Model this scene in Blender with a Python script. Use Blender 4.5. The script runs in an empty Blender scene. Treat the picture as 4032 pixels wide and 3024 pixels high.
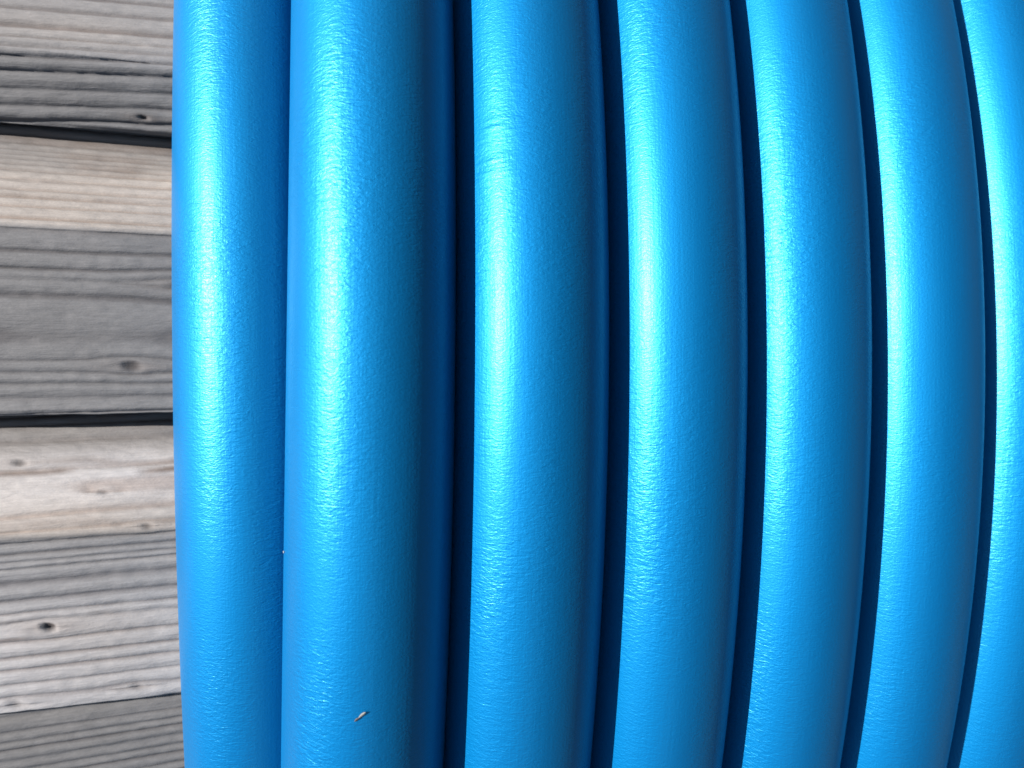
import bpy, math, random
import numpy as np
from mathutils import Matrix, Vector

# ------------------------------------------------------------------ scale and frame
# Local drum frame: X = drum axis, -Y = towards the viewer; lengths in pipe radii, scaled by S.
# The drum stands on end: local +X is world down, so the photographer held the phone on its side
# and looked a little downwards at the coil, with the sun high behind.
S = 0.02                       # pipe radius in metres (40 mm water pipe)
R_OUT = 27.17                  # coil radius (pipe centre) of the outer layer
R_IN = R_OUT - 1.60            # lower layer
R_WOOD = R_OUT - 2.72          # face of the drum staves
PITCH = 1.992
X_GROUND = 15.1                # local x of the ground under the coil
CEN = Vector((0, 0, X_GROUND * S))
ROT = Matrix(((0, 0, 1), (0, 1, 0), (-1, 0, 0)))
NR = np.array(ROT)
NC = np.array(CEN)

def W(a):
    """drum frame (pipe radii) -> world metres, array (...,3)"""
    return (np.asarray(a, float) * S) @ NR.T + NC

scene = bpy.context.scene
col = scene.collection

# ------------------------------------------------------------------ camera
cd = bpy.data.cameras.new('camera')
cam = bpy.data.objects.new('camera', cd)
col.objects.link(cam)
cx = Vector((0.958813, -0.284037, 0.000700))
cf = Vector((0.284034, 0.958811, 0.002300))
cu = Vector((-0.001324, -0.002006, 0.999997))
m3 = Matrix((cx, cu, -cf)).transposed()
m4 = (ROT @ m3).to_4x4()
m4.translation = Vector(W([-0.9035, -36.135, -0.047]).tolist())
cam.matrix_world = m4
cd.sensor_width = 36.0
cd.lens = 36.0 * 2900 / 4032
cd.clip_start = 0.005
cd.clip_end = 200
cd.dof.use_dof = True
cd.dof.focus_distance = 9.3 * S
cd.dof.aperture_fstop = 15
scene.camera = cam

# ------------------------------------------------------------------ sky and sun
az, el = math.radians(-62.5), math.radians(10.8)        # in the drum frame
sl = Vector((math.sin(az) * math.cos(el), -math.cos(az) * math.cos(el), math.sin(el)))
sd = ROT @ sl                                        # direction towards the sun, world
sun_el = math.asin(sd.z)
sun_rot = math.atan2(sd.x, sd.y)
world = bpy.data.worlds.new('World')
scene.world = world
world.use_nodes = True
nt = world.node_tree
bg = nt.nodes['Background']
sky = nt.nodes.new('ShaderNodeTexSky')
sky.sky_type = 'NISHITA'
sky.sun_disc = False
sky.sun_elevation = sun_el
sky.sun_rotation = sun_rot
sky.air_density = 1.0
sky.dust_density = 1.0
nt.links.new(sky.outputs[0], bg.inputs[0])
bg.inputs[1].default_value = 0.05
ld = bpy.data.lights.new('sun', 'SUN')
ld.energy = 5.0
ld.angle = math.radians(0.5)
ld.color = (1.0, 0.955, 0.9)
sun = bpy.data.objects.new('sun', ld)
sun.rotation_euler = sd.to_track_quat('Z', 'Y').to_euler()
sun.location = (-2, -2, 3)
col.objects.link(sun)
vs = scene.view_settings
vs.view_transform = 'Standard'
vs.look = 'None'
vs.gamma = 1.0
vs.use_curve_mapping = False
vs.exposure = 1.62

# ------------------------------------------------------------------ helpers
def N(t, kind, **kw):
    n = t.nodes.new(kind)
    for k, v in kw.items():
        setattr(n, k, v)
    return n

def new_mat(name):
    m = bpy.data.materials.new(name)
    m.use_nodes = True
    return m, m.node_tree, m.node_tree.nodes['Principled BSDF']

def link_mesh(name, verts, faces, mat, parent=None, smooth=True):
    me = bpy.data.meshes.new(name)
    me.from_pydata([tuple(v) for v in verts], [], [tuple(f) for f in faces])
    me.update()
    if smooth:
        me.polygons.foreach_set('use_smooth', np.ones(len(me.polygons), bool))
    me.materials.append(mat)
    o = bpy.data.objects.new(name, me)
    col.objects.link(o)
    o.parent = parent
    return o

def tag(o, label=None, cat=None, group=None, kind=None):
    if label: o['label'] = label
    if cat: o['category'] = cat
    if group: o['group'] = group
    if kind: o['kind'] = kind
    return o

rng = np.random.default_rng(11)
def make_noise(seed):
    g = np.random.default_rng(seed).random((256, 256))
    def f(x, y):
        x = np.asarray(x, float) + 1000.0; y = np.asarray(y, float) + 1000.0
        x, y = np.broadcast_arrays(x, y)
        xi = np.floor(x).astype(int); yi = np.floor(y).astype(int)
        a = x - xi; b = y - yi
        a = a * a * (3 - 2 * a); b = b * b * (3 - 2 * b)
        i0, i1, j0, j1 = xi % 256, (xi + 1) % 256, yi % 256, (yi + 1) % 256
        return ((g[i0, j0] * (1 - a) + g[i1, j0] * a) * (1 - b) +
                (g[i0, j1] * (1 - a) + g[i1, j1] * a) * b) * 2 - 1
    return f

# ------------------------------------------------------------------ materials
def pipe_material():
    m, t, b = new_mat('blue_polyethylene')
    L = t.links.new
    uv = N(t, 'ShaderNodeUVMap', uv_map='UVMap')       # u: round the pipe, v: along it, in pipe radii
    oi = N(t, 'ShaderNodeObjectInfo')
    off = N(t, 'ShaderNodeVectorMath', operation='SCALE'); off.inputs['Scale'].default_value = 57.0
    cmb = N(t, 'ShaderNodeCombineXYZ')
    L(oi.outputs['Random'], cmb.inputs[0]); L(oi.outputs['Random'], cmb.inputs[1])
    L(cmb.outputs[0], off.inputs[0])
    vec = N(t, 'ShaderNodeVectorMath', operation='ADD')
    L(uv.outputs[0], vec.inputs[0]); L(off.outputs[0], vec.inputs[1])
    def noise(sx, sy, detail, rough, dist=0.0):
        mp = N(t, 'ShaderNodeMapping')
        mp.inputs['Scale'].default_value = (sx, sy, 1)
        L(vec.outputs[0], mp.inputs[0])
        n = N(t, 'ShaderNodeTexNoise')
        n.inputs['Scale'].default_value = 1.0
        n.inputs['Detail'].default_value = detail
        n.inputs['Roughness'].default_value = rough
        n.inputs['Distortion'].default_value = dist
        L(mp.outputs[0], n.inputs['Vector'])
        return n.outputs[0]
    def math_(op, a, c):
        n = N(t, 'ShaderNodeMath', operation=op)
        for i, q in enumerate((a, c)):
            if isinstance(q, (int, float)): n.inputs[i].default_value = q
            else: L(q, n.inputs[i])
        return n.outputs[0]
    wrinkle = noise(8.5, 24.0, 2.5, 0.6, 0.9)         # short creases across the pipe
    fine = noise(30.0, 44.0, 2.0, 0.6)                 # grain of the skin
    streak = noise(30.0, 0.8, 3.0, 0.6)                # extrusion lines along the pipe
    patch = noise(0.8, 0.35, 2.0, 0.5)                 # where creases are strong
    pr = N(t, 'ShaderNodeMapRange'); pr.inputs[1].default_value = .35; pr.inputs[2].default_value = .65
    pr.inputs[3].default_value = .15; pr.inputs[4].default_value = .85
    L(patch, pr.inputs[0])
    h = math_('MULTIPLY', wrinkle, pr.outputs[0])
    h = math_('ADD', h, math_('MULTIPLY', fine, 0.26))
    h = math_('ADD', h, math_('MULTIPLY', streak, 0.13))
    bump = N(t, 'ShaderNodeBump')
    bump.inputs['Strength'].default_value = 1.0
    bump.inputs['Distance'].default_value = 0.00022
    L(h, bump.inputs['Height'])
    L(bump.outputs[0], b.inputs['Normal'])
    # colour: faint longitudinal variation
    cr = N(t, 'ShaderNodeMix', data_type='RGBA')
    cr.inputs[6].default_value = (0.0, 0.021, 0.066, 1)
    cr.inputs[7].default_value = (0.0, 0.024, 0.075, 1)
    L(streak, cr.inputs[0])
    L(cr.outputs[2], b.inputs['Base Color'])
    rr = N(t, 'ShaderNodeMapRange'); rr.inputs[3].default_value = .35; rr.inputs[4].default_value = .42
    L(fine, rr.inputs[0]); L(rr.outputs[0], b.inputs['Roughness'])
    b.inputs['IOR'].default_value = 1.5
    b.inputs['Specular Tint'].default_value = (0.17, 0.82, 0.95, 1)
    b.inputs['Specular IOR Level'].default_value = 0.54
    b.inputs['Coat Weight'].default_value = 0.04
    b.inputs['Coat Roughness'].default_value = 0.2
    b.inputs['Coat IOR'].default_value = 1.45
    L(bump.outputs[0], b.inputs['Coat Normal'])
    # pearly pigment just under the skin: a broad blue sheen
    gl = N(t, 'ShaderNodeBsdfGlossy')
    gl.inputs['Color'].default_value = (0.0, 0.076, 0.184, 1)
    gl.inputs['Roughness'].default_value = 0.66
    L(bump.outputs[0], gl.inputs['Normal'])
    add = N(t, 'ShaderNodeAddShader')
    L(b.outputs[0], add.inputs[0]); L(gl.outputs[0], add.inputs[1])
    L(add.outputs[0], t.nodes['Material Output'].inputs['Surface'])
    return m
M_PIPE = pipe_material()

def wood_material():
    m, t, b = new_mat('weathered_softwood')
    L = t.links.new
    def attr(n):
        a = N(t, 'ShaderNodeAttribute', attribute_name=n); return a.outputs['Fac']
    def mix(f, a, c, mode='MIX'):
        n = N(t, 'ShaderNodeMix', data_type='RGBA', blend_type=mode)
        for i, q in ((0, f), (6, a), (7, c)):
            if isinstance(q, (int, float)): n.inputs[i].default_value = q
            elif isinstance(q, tuple): n.inputs[i].default_value = q
            else: L(q, n.inputs[i])
        return n.outputs[2]
    uv = N(t, 'ShaderNodeUVMap', uv_map='UVMap')
    def noise(sx, sy, detail, rough):
        mp = N(t, 'ShaderNodeMapping'); mp.inputs['Scale'].default_value = (sx, sy, 1)
        L(uv.outputs[0], mp.inputs[0])
        n = N(t, 'ShaderNodeTexNoise'); n.inputs['Scale'].default_value = 1
        n.inputs['Detail'].default_value = detail; n.inputs['Roughness'].default_value = rough
        L(mp.outputs[0], n.inputs['Vector'])
        return n.outputs[0]
    fib = noise(3.0, 34.0, 4.0, 0.65)
    blot = noise(0.7, 1.6, 3.0, 0.6)
    pit = noise(9.0, 26.0, 3.0, 0.7)
    grey = mix(blot, (0.074, 0.0725, 0.0745, 1), (0.1085, 0.1066, 0.1091, 1))
    tan = mix(blot, (0.1922, 0.1624, 0.1376, 1), (0.2604, 0.2282, 0.2015, 1))
    base = mix(attr('fresh'), grey, tan)
    base = mix(attr('pale'), base, (0.36, 0.352, 0.362, 1))
    grv = mix(attr('fresh'), (0.55, 0.53, 0.54, 1), (0.70, 0.58, 0.50, 1))
    base = mix(attr('groove'), base, mix(1.0, base, grv, 'MULTIPLY'))
    rp = N(t, 'ShaderNodeMapRange'); rp.inputs[1].default_value = .3; rp.inputs[2].default_value = .7
    rp.inputs[3].default_value = .88; rp.inputs[4].default_value = 1.10
    L(fib, rp.inputs[0])
    sc = N(t, 'ShaderNodeVectorMath', operation='SCALE')
    L(base, sc.inputs[0]); L(rp.outputs[0], sc.inputs['Scale'])
    base = mix(attr('stain_shade'), sc.outputs[0], (0.0682, 0.0434, 0.0310, 1))  # brown for wood stains and for the shade painted into stave recesses
    base = mix(attr('knot'), base, (0.022, 0.018, 0.018, 1))
    L(base, b.inputs['Base Color'])
    b.inputs['Roughness'].default_value = 0.8
    b.inputs['Specular IOR Level'].default_value = 0.25
    ad = N(t, 'ShaderNodeMath', operation='ADD'); L(fib, ad.inputs[0]); L(pit, ad.inputs[1])
    bump = N(t, 'ShaderNodeBump'); bump.inputs['Distance'].default_value = 0.00016
    bump.inputs['Strength'].default_value = 0.9
    L(ad.outputs[0], bump.inputs['Height']); L(bump.outputs[0], b.inputs['Normal'])
    return m
M_WOOD = wood_material()

def simple_mat(name, colr, rough, sc=40.0, var=0.2, bumpd=0.002):
    m, t, b = new_mat(name)
    tc = N(t, 'ShaderNodeTexCoord')
    n = N(t, 'ShaderNodeTexNoise'); n.inputs['Scale'].default_value = sc; n.inputs['Detail'].default_value = 5
    t.links.new(tc.outputs['Object'], n.inputs['Vector'])
    x = N(t, 'ShaderNodeMix', data_type='RGBA')
    x.inputs[6].default_value = tuple(c * (1 - var) for c in colr) + (1,)
    x.inputs[7].default_value = tuple(min(1, c * (1 + var)) for c in colr) + (1,)
    t.links.new(n.outputs[0], x.inputs[0]); t.links.new(x.outputs[2], b.inputs['Base Color'])
    b.inputs['Roughness'].default_value = rough
    bu = N(t, 'ShaderNodeBump'); bu.inputs['Distance'].default_value = bumpd
    t.links.new(n.outputs[0], bu.inputs['Height']); t.links.new(bu.outputs[0], b.inputs['Normal'])
    return m

# ------------------------------------------------------------------ the ground the drum stands on
gm = simple_mat('damp_asphalt', (0.020, 0.020, 0.021), 0.95, 6.0, 0.3, 0.004)
g = link_mesh('ground', [(-40, -40, 0), (40, -40, 0), (40, 40, 0), (-40, 40, 0)], [(0, 1, 2, 3)], gm, smooth=False)
tag(g, kind='structure')

# ------------------------------------------------------------------ wooden drum core: overlapping staves
drum = bpy.data.objects.new('cable_drum', None)
col.objects.link(drum)
tag(drum, 'weathered grey and tan wooden drum core of overlapping staves under the blue pipe', 'cable drum')

D2R = math.pi / 180
X0, X1 = -15.0, X_GROUND - 0.02
def build_stave(name, prof, seed, fine, slope=0.0, knots=(), fresh=(1.0, 0.0), pale=0.0, wide=None, freq=5.4, streaks=()):
    """prof: (angle in degrees, offset) from the hidden upper edge down to the lower edge; arris = index 'a'.
    The face carries real growth-ring ridges."""
    nz = [make_noise(seed * 13 + k) for k in range(7)]
    pts = np.array([(t, o) for t, o, *_ in prof], float)
    frs = np.array([q[2] for q in prof], float)
    pls = np.array([q[3] for q in prof], float)
    px = pts[:, 0] * D2R * R_WOOD
    seg = np.hypot(np.diff(px), np.diff(pts[:, 1])); cum = np.r_[0, np.cumsum(seg)]
    nrow = int(cum[-1] / 0.021) if fine else 26
    s = np.linspace(0, cum[-1], nrow)
    if fine:
        s = np.unique(np.r_[s, cum])
    else:
        s = np.unique(np.r_[s, cum])
    T = np.interp(s, cum, pts[:, 0]); O = np.interp(s, cum, pts[:, 1])
    FR = np.interp(s, cum, frs); PL = np.interp(s, cum, pls)
    if fine:
        xs = np.unique(np.r_[np.linspace(X0, -5.6, 60), np.arange(-5.6, -1.2, 0.05), np.linspace(-1.2, X1, 40)])
    else:
        xs = np.linspace(X0, X1, 40)
    # rounded arrises: small softening of O
    u, vv = np.meshgrid(xs, s, indexing='xy')          # rows x cols
    q = vv + slope * u + 0.05 * nz[0](u * 0.13, vv * 0.45) + 0.010 * nz[1](u * 0.6, vv * 1.3)
    knot = np.zeros_like(q); stain_shade = np.zeros_like(q); dep = np.zeros_like(q)
    for (ku, kt, kr, dark, depth) in knots:
        kv = np.interp(-kt, -pts[:, 0], cum)
        du = (u - ku); dv = (vv - kv)
        du = du - 0.25 * dv
        d = np.hypot(du * 0.8, dv * 1.15) / kr
        d = d * (1 + 0.22 * nz[6](u * 9, vv * 9))
        q = q + np.sign(dv) * -0.06 * np.exp(-(du / (kr * 4.5)) ** 2) * np.exp(-(dv / (kr * 2.2)) ** 2) * (kr / .1)
        kk = np.clip(1.25 - d, 0, 1)
        kk = kk * kk * (3 - 2 * kk)
        knot = np.maximum(knot, kk * dark)
        dep = dep - depth * kk
        stain_shade = np.maximum(stain_shade, 0.30 * dark * np.exp(-(du / (kr * 5)) ** 2) * np.exp(-(dv / (kr * 1.1)) ** 2))
    for (sT, u0, u1, sw, sa) in streaks:                # resin streaks and damp marks along the grain, plus recess shade painted as colour
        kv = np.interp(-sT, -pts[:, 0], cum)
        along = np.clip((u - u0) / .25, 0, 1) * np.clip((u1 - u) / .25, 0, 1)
        stain_shade = np.maximum(stain_shade, sa * along * np.exp(-((vv - kv + 0.05 * nz[1](u * 1.3, 2.2)) / sw) ** 2) * (0.8 + 0.4 * nz[6](u * 3, vv * 8)))
    warp = q * freq + 0.9 * nz[2](q * 0.0 + 3.3, q * 1.25) + 0.35 * nz[2](q * 0 + 9.1, q * 4.0)
    if wide is not None:                                # a flat-sawn belly: rings spread apart
        wc, ww, wa = wide
        kv = np.interp(-wc, -pts[:, 0], cum)
        z = (vv - kv - 0.10 * np.cos((u + 3.9) * 0.55)) / ww
        warp = warp - wa * np.tanh(z)
    ph = warp - np.floor(warp)
    dd = np.minimum(ph, 1 - ph)
    w = 0.12 + 0.05 * nz[3](u * 0.3, np.floor(warp + .5) * 1.7)
    amp = np.clip(0.72 + 0.5 * nz[4](u * 0.22, np.floor(warp + .5) * 3.1), 0.10, 1.0)
    groove = np.exp(-(dd / w) ** 2) * amp
    hgt = -0.034 * groove + 0.024 * (dd * 2 - .5) + 0.006 * nz[5](u * 2.4, vv * 11) + 0.005 * nz[5](u * 7, vv * 17) + dep
    # ragged lower/upper arrises
    edge = np.minimum(vv, cum[-1] - vv)
    hgt = hgt - 0.06 * np.exp(-(edge / 0.05) ** 2)
    # profile normals
    dT = np.gradient(T * D2R * R_WOOD, s); dO = np.gradient(O, s)
    nl = np.hypot(dT, dO) + 1e-9
    nT, nO = (dO / nl), (-dT / nl)                      # outward: T decreases along s -> nO > 0
    rad = R_WOOD + O[:, None] + nO[:, None] * hgt
    ang = T[:, None] * D2R + (nT[:, None] * hgt) / R_WOOD
    ang = ang + 0.0011 * nz[0](u * 0.8, 7.7) * np.exp(-((cum[-1] - vv) / 0.25) ** 2)
    V = np.stack([u, -rad * np.cos(ang), rad * np.sin(ang)], -1)
    nr, nc = q.shape
    # sides and back of the stave on vertices of their own, so that its edges stay crisp
    Tb = np.array([T[0], T[-1] + 2.3]) * D2R          # lower side is undercut
    back = np.stack([np.stack([xs, -(R_WOOD - 2.3) * np.cos(t) * np.ones(nc), (R_WOOD - 2.3) * np.sin(t) * np.ones(nc)], -1) for t in Tb])
    extra = np.stack([V[-1], back[1], back[1], back[0], back[0], V[0]])
    verts = np.concatenate([V.reshape(-1, 3), extra.reshape(-1, 3)])
    idx = np.arange(nr * nc).reshape(nr, nc)
    ex = nr * nc + np.arange(6 * nc).reshape(6, nc)
    def strip(a, b2):
        return np.stack([a[:, :-1], b2[:, :-1], b2[:, 1:], a[:, 1:]], -1).reshape(-1, 4).tolist()
    faces = strip(idx[:-1], idx[1:]) + strip(ex[0:1], ex[1:2]) + strip(ex[2:3], ex[3:4]) + strip(ex[4:5], ex[5:6])
    for c, rev in ((0, True), (-1, False)):
        lp = idx[:, c].tolist() + [int(ex[1, c]), int(ex[3, c])]
        faces.append(lp[::-1] if rev else lp)
    o = link_mesh(name, W(verts), faces, M_WOOD, drum)
    me = o.data
    nb = 6 * nc
    def put(n, arr, fill=0.0):
        at = me.attributes.new(n, 'FLOAT', 'POINT')
        at.data.foreach_set('value', np.r_[np.clip(arr, 0, 1).ravel(), np.full(nb, fill)].astype(np.float32))
    n_edge = 0.20 * nz[1](u * 0.5, vv * 2.0 + 5)
    FRm = np.clip(FR[:, None] + n_edge * (FR[:, None] > 0.02) * (FR[:, None] < .98), 0, 1)
    put('groove', groove); put('knot', knot); put('stain_shade', stain_shade)
    put('fresh', FRm * (0.85 + 0.25 * nz[2](u * .4, vv * .8)))
    put('pale', np.clip(PL[:, None] * (0.75 + 0.5 * nz[3](u * .3, vv * 1.2 + 3)), 0, 1))
    uvl = me.uv_layers.new(name='UVMap')
    li = np.zeros(len(me.loops), np.int32); me.loops.foreach_get('vertex_index', li)
    uvv = np.concatenate([np.stack([u, q], -1).reshape(-1, 2), np.stack([np.tile(xs, 6), np.repeat(np.arange(6) * .4, nc)], -1)])
    uvv = uvv + np.array([seed * 7.31, seed * 3.77])
    uvl.data.foreach_set('uv', uvv[li].astype(np.float32).ravel())
    return o

# visible staves: (angle, offset, fresh wood, pale bleaching)
stA = [(20.2, -0.95, .6, 0), (18.2, -0.70, .45, .1), (14.0, -0.16, .35, .12), (11.3, 0.02, .22, .16), (11.06, -0.02, 0, 0),
       (9.9, -0.36, 0, 0), (9.22, -0.56, 0, 0)]
stB = [(10.8, -0.95, .1, 0), (9.1, -0.90, .1, 0), (8.2, -0.66, .4, 0), (7.3, -0.40, .95, .05), (6.2, -0.18, 1, .15), (5.22, 0.0, 1, .30), (5.05, 0.02, .2, .1), (4.85, 0.0, 0, 0),
       (1.5, -0.06, 0, 0), (-0.9, -0.14, 0, .05), (-1.10, -0.18, 0, .15), (-1.17, -0.26, 0, .1)]
stC = [(0.6, -0.86, .0, 0), (-1.2, -0.80, .0, 0), (-2.0, -0.62, .25, .05), (-2.6, -0.42, .6, .30), (-3.7, -0.18, .75, .50), (-4.9, 0.0, 1, .2), (-5.07, 0.02, .3, 0),
       (-5.3, 0.0, 0, .16), (-7.0, -0.02, .05, .22), (-8.2, -0.02, .3, .60), (-9.3, -0.03, .15, .75), (-10.9, -0.04, .1, .95), (-11.20, -0.05, .1, .95), (-11.27, -0.10, 0, 0), (-11.60, -0.38, 0, 0), (-11.66, -0.46, 0, 0)]
stD = [(-10.2, -0.8, .1, 0), (-11.6, -0.75, 0, 0), (-12.1, -0.66, 0, 0), (-12.7, -0.60, 0, 0), (-16.5, -0.60, 0, 0), (-20.6, -0.70, 0, 0), (-20.9, -.8, 0, 0)]
build_stave('stave', stA, 1, True, slope=0.075, knots=[(-3.12, 9.72, .055, 1.0, .05)], freq=4.6)
build_stave('stave', stB, 2, True, slope=0.006, knots=[(-3.14, 0.54, .095, .7, .04), (-2.45, 3.35, .13, .5, .02)],
            wide=(2.05, .26, 2.3), freq=5.2, streaks=[(9.1, -9, 9, .16, .45), (8.3, -4.4, -2.9, .10, .45), (7.75, -4.2, -3.0, .16, .35), (6.9, -6, -1, .03, .3), (6.3, -6, -1, .03, .3)])  # first entry: shade below the stave above, painted along the whole recess
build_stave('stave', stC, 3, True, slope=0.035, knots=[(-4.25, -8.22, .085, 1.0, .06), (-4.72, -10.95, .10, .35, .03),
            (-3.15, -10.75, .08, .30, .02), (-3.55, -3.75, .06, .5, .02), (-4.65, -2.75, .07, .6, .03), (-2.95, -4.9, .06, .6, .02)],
            wide=(-3.5, .20, 1.4), freq=5.0, streaks=[(-1.35, -9, 9, .14, .5), (-3.12, -6.5, -3.9, .05, .8), (-3.05, -3.2, -1.5, .05, .75), (-2.8, -4.9, -1.5, .05, .35), (-4.75, -6, -1.5, .07, .3), (-8.6, -5.6, -4.4, .03, .5), (-8.0, -5.6, -4.4, .03, .5), (-7.9, -3.8, -3.2, .04, .35)])  # first entry paints the overlap's shade into the recess colour; others are stains
build_stave('stave', stD, 4, True, slope=0.05, freq=4.8)
rest0, rest1 = -20.9, 19.6 - 360.0
nst = 31
step = (rest0 - rest1) / nst
for k in range(nst):
    t0 = rest0 - k * step
    lo = t0 - step
    pr = [(t0 + 1.2, -1.0, .3, 0), (t0 - .4, -0.92, .4, 0), (t0 - step * .4 + .1, 0.0, .9, .2), (t0 - step * .4 - .1, 0.0, .1, 0),
          (lo + .2, -0.06, 0, .1), (lo, -.2, 0, .1)]
    build_stave('stave', pr, 20 + k, False, slope=0.02)

# ------------------------------------------------------------------ blue pipe wound on the drum, one part for each turn
coil = bpy.data.objects.new('pipe_coil', None)
col.objects.link(coil)
tag(coil, 'coil of glossy blue plastic water pipe wound side by side on the wooden drum', 'pipe coil')

NS = 56
def tube(name, path, seed, caps=(False, False), scuffs=(), mark_seed=0):
    """path(T) -> (x, R) arrays for T in [-pi, pi]"""
    Ts = np.unique(np.r_[np.linspace(-math.pi, -0.36, 90), np.linspace(-0.36, 0.36, 150), np.linspace(0.36, math.pi, 90)])
    if scuffs:
        Ts = np.unique(np.r_[Ts, np.arange(0.075, 0.125, 0.0006)])
    x, Rc = path(Ts)
    nz = make_noise(300 + seed)
    phi = np.linspace(0, 2 * math.pi, NS + 1)
    TT, PH = np.meshgrid(Ts, phi, indexing='ij')
    rr = np.ones_like(TT) * 0.999
    rr += 0.009 * nz(TT * 4.0, np.cos(PH) * 0.8 + 4) * np.minimum(1, (math.pi - np.abs(TT)) * 2)
    pm = (PH + math.pi) % (2 * math.pi) - math.pi
    for (st, sp, amp, wd) in scuffs:
        t0 = st - 0.012 * ((pm - sp) / 0.35) ** 2 + 0.0022 * nz(pm * 9, st * 50)
        band = np.exp(-((TT - t0) / wd) ** 2) * np.exp(-((pm - sp) / 0.30) ** 2)
        rr += amp * band * (1 + 1.3 * nz(TT * 1200, pm * 18))
    rad = Rc[:, None] + rr * np.cos(PH)
    V = np.stack([x[:, None] + rr * np.sin(PH), -rad * np.cos(TT), rad * np.sin(TT)], -1)
    n, mcols = len(Ts), NS
    vid = np.arange(n * NS).reshape(n, NS)
    nx = np.roll(vid, -1, axis=1)
    F = np.stack([vid[:-1], nx[:-1], nx[1:], vid[1:]], -1).reshape(-1, 4)
    faces = F.tolist()
    if caps[0]: faces.append(vid[0].tolist()[::-1])
    if caps[1]: faces.append(vid[-1].tolist())
    o = link_mesh(name, W(V[:, :NS].reshape(-1, 3)), faces, M_PIPE, coil)
    me = o.data
    uvl = me.uv_layers.new(name='UVMap')
    ii, jj = np.meshgrid(np.arange(n - 1), np.arange(NS), indexing='ij')
    ar = Ts * R_OUT
    U = np.stack([phi[jj], phi[jj + 1], phi[jj + 1], phi[jj]], -1)
    Vv = np.stack([ar[ii], ar[ii], ar[ii + 1], ar[ii + 1]], -1)
    uv = np.stack([U, Vv], -1).reshape(-1, 2)
    full = np.zeros((len(me.loops), 2)); full[:len(uv)] = uv
    uvl.data.foreach_set('uv', full.astype(np.float32).ravel())
    return o

HEL = PITCH / (2 * math.pi)
def outer(x0):
    return lambda T: (x0 + HEL * T, np.full_like(T, R_OUT))
def inner(x0):
    return lambda T: (x0 - HEL * T, np.full_like(T, R_OUT - 1.735))
def first(x0):                                       # last turn of the lower layer, climbing at the back
    def f(T):
        b = np.clip((T - 1.7) / (math.pi - 1.7), 0, 1); b = b * b * (3 - 2 * b)
        x = x0 - 2.1 / (2 * math.pi) * T
        R = np.full_like(T, R_IN)
        e = np.clip((-T - 1.7) / (math.pi - 1.7), 0, 1); e = e * e * (3 - 2 * e)
        x = x * (1 - e) + (PITCH * .5 - PITCH * .5 + 0.0) * e
        R = R * (1 - e) + (R_OUT - 1.735) * e
        return x * (1 - b) + (-PITCH * .5) * b, R * (1 - b) + R_OUT * b
    return f
NT = 8
tube('pipe_turn', first(-1.42), 1)
sc3 = [(0.1085, -0.66, 0.0032, 0.0024), (0.0905, -0.68, 0.0042, 0.0026), (0.0945, -0.68, 0.005, 0.001), (0.1130, -0.62, 0.004, 0.001)]
for k in range(NT):
    tube('pipe_turn', outer(k * PITCH), 2 + k, caps=(False, k == NT - 1), scuffs=sc3 if k == 1 else ())
for k in range(NT - 1):
    tube('pipe_turn', inner(PITCH * (k + .5)), 30 + k, caps=(k == NT - 2, False))

# ------------------------------------------------------------------ small things lying on the pipe
def on_pipe(k, T, ph, lift=0.0):
    x0 = k * PITCH + HEL * T
    rad = R_OUT + (1 + lift) * math.cos(ph)
    p = np.array([x0 + (1 + lift) * math.sin(ph), -rad * math.cos(T), rad * math.sin(T)])
    n = np.array([math.sin(ph), -math.cos(ph) * math.cos(T), math.cos(ph) * math.sin(T)])
    tl = np.array([0, math.sin(T), math.cos(T)])
    return p, n, tl

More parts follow.
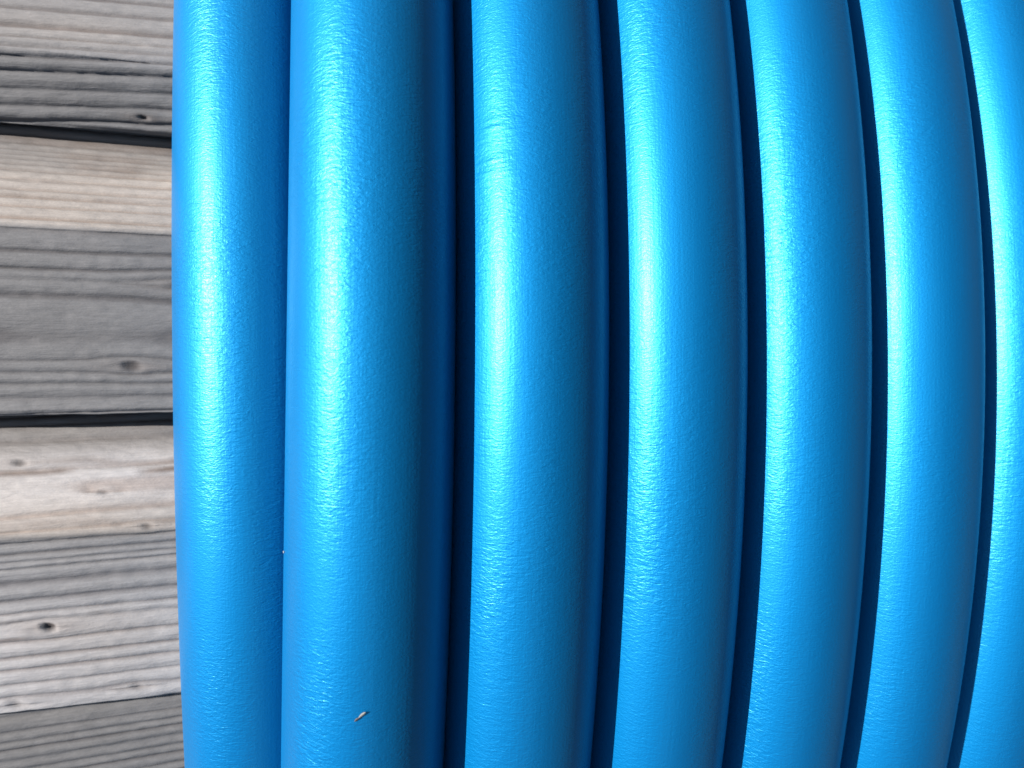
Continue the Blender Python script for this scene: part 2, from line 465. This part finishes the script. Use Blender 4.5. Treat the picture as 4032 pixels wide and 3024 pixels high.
def husk(parent):
    p, n, tl = on_pipe(0, -0.1305, -0.157, 0.0)
    side = np.cross(tl, n)
    if side[0] < 0: side = -side
    ax = 0.72 * side + 0.69 * tl; ax /= np.linalg.norm(ax)      # up and to the right
    bt = np.cross(n, ax)
    def spindle(a0, a1, w, hgt, z0, curve):
        vs, fs = [], []
        nl, nk = 14, 10
        for i in range(nl + 1):
            s = i / nl
            prof = max(0.02, math.sin(math.pi * min(1, s * 0.96 + .02)) ** 0.75) * (0.75 + 0.35 * s)
            c = p + ax * (a0 + (a1 - a0) * s) + n * (z0 + curve * (s - .4) ** 2)
            for j in range(nk):
                an = 2 * math.pi * j / nk
                vs.append(c + bt * (w * prof * math.cos(an)) + n * (hgt * prof * (math.sin(an)) ))
        for i in range(nl):
            for j in range(nk):
                a = i * nk + j; b_ = i * nk + (j + 1) % nk
                fs.append((a, b_, b_ + nk, a + nk))
        fs.append(tuple(range(nk))[::-1]); fs.append(tuple(range(nl * nk, nl * nk + nk)))
        return np.array(vs), fs
    a, f = spindle(-0.035, 0.080, 0.017, 0.012, 0.010, 0.05)
    link_mesh('husk', W(a), f, simple_mat('straw', (0.085, 0.088, 0.085), 0.6, 900, .2, .0001), parent)
    a, f = spindle(-0.090, -0.022, 0.016, 0.009, 0.006, 0.05)
    link_mesh('dark_tip', W(a), f, simple_mat('seed_tip', (0.018, 0.016, 0.018), 0.6, 900, .2, .0001), parent)
seed = bpy.data.objects.new('grass_seed', None)
col.objects.link(seed)
tag(seed, 'tiny pale grass seed with dark tip stuck to the blue pipe', 'seed')
husk(seed)

M_DUST = simple_mat('dust', (0.14, 0.16, 0.18), 0.8, 900, .15, .0001)
def fleck(k, T, ph, size, sd, label):
    p, n, tl = on_pipe(k, T, ph, 0.0)
    side = np.cross(tl, n); r2 = random.Random(sd)
    vs, fs = [], []
    nk = 7
    for lev, (rs, hh) in enumerate(((1.0, -0.003), (0.8, size * .45), (0.25, size * .7))):
        for j in range(nk):
            an = 2 * math.pi * j / nk
            q = size * rs * (0.7 + 0.5 * r2.random())
            vs.append(p + side * q * math.cos(an) + tl * q * 1.4 * math.sin(an) + n * hh)
    for l in range(2):
        for j in range(nk):
            a = l * nk + j; b_ = l * nk + (j + 1) % nk
            fs.append((a, b_, b_ + nk, a + nk))
    fs.append(tuple(range(nk))[::-1]); fs.append(tuple(range(2 * nk, 3 * nk)))
    o = link_mesh('dust_fleck', W(np.array(vs)), fs, M_DUST)
    tag(o, label, 'dust')
for i, (k, T, ph, sz) in enumerate([(0, -0.0720, -1.42, .013)]):
    fleck(k, T, ph, sz, i, 'tiny pale dust fleck on the flank of a blue pipe turn')
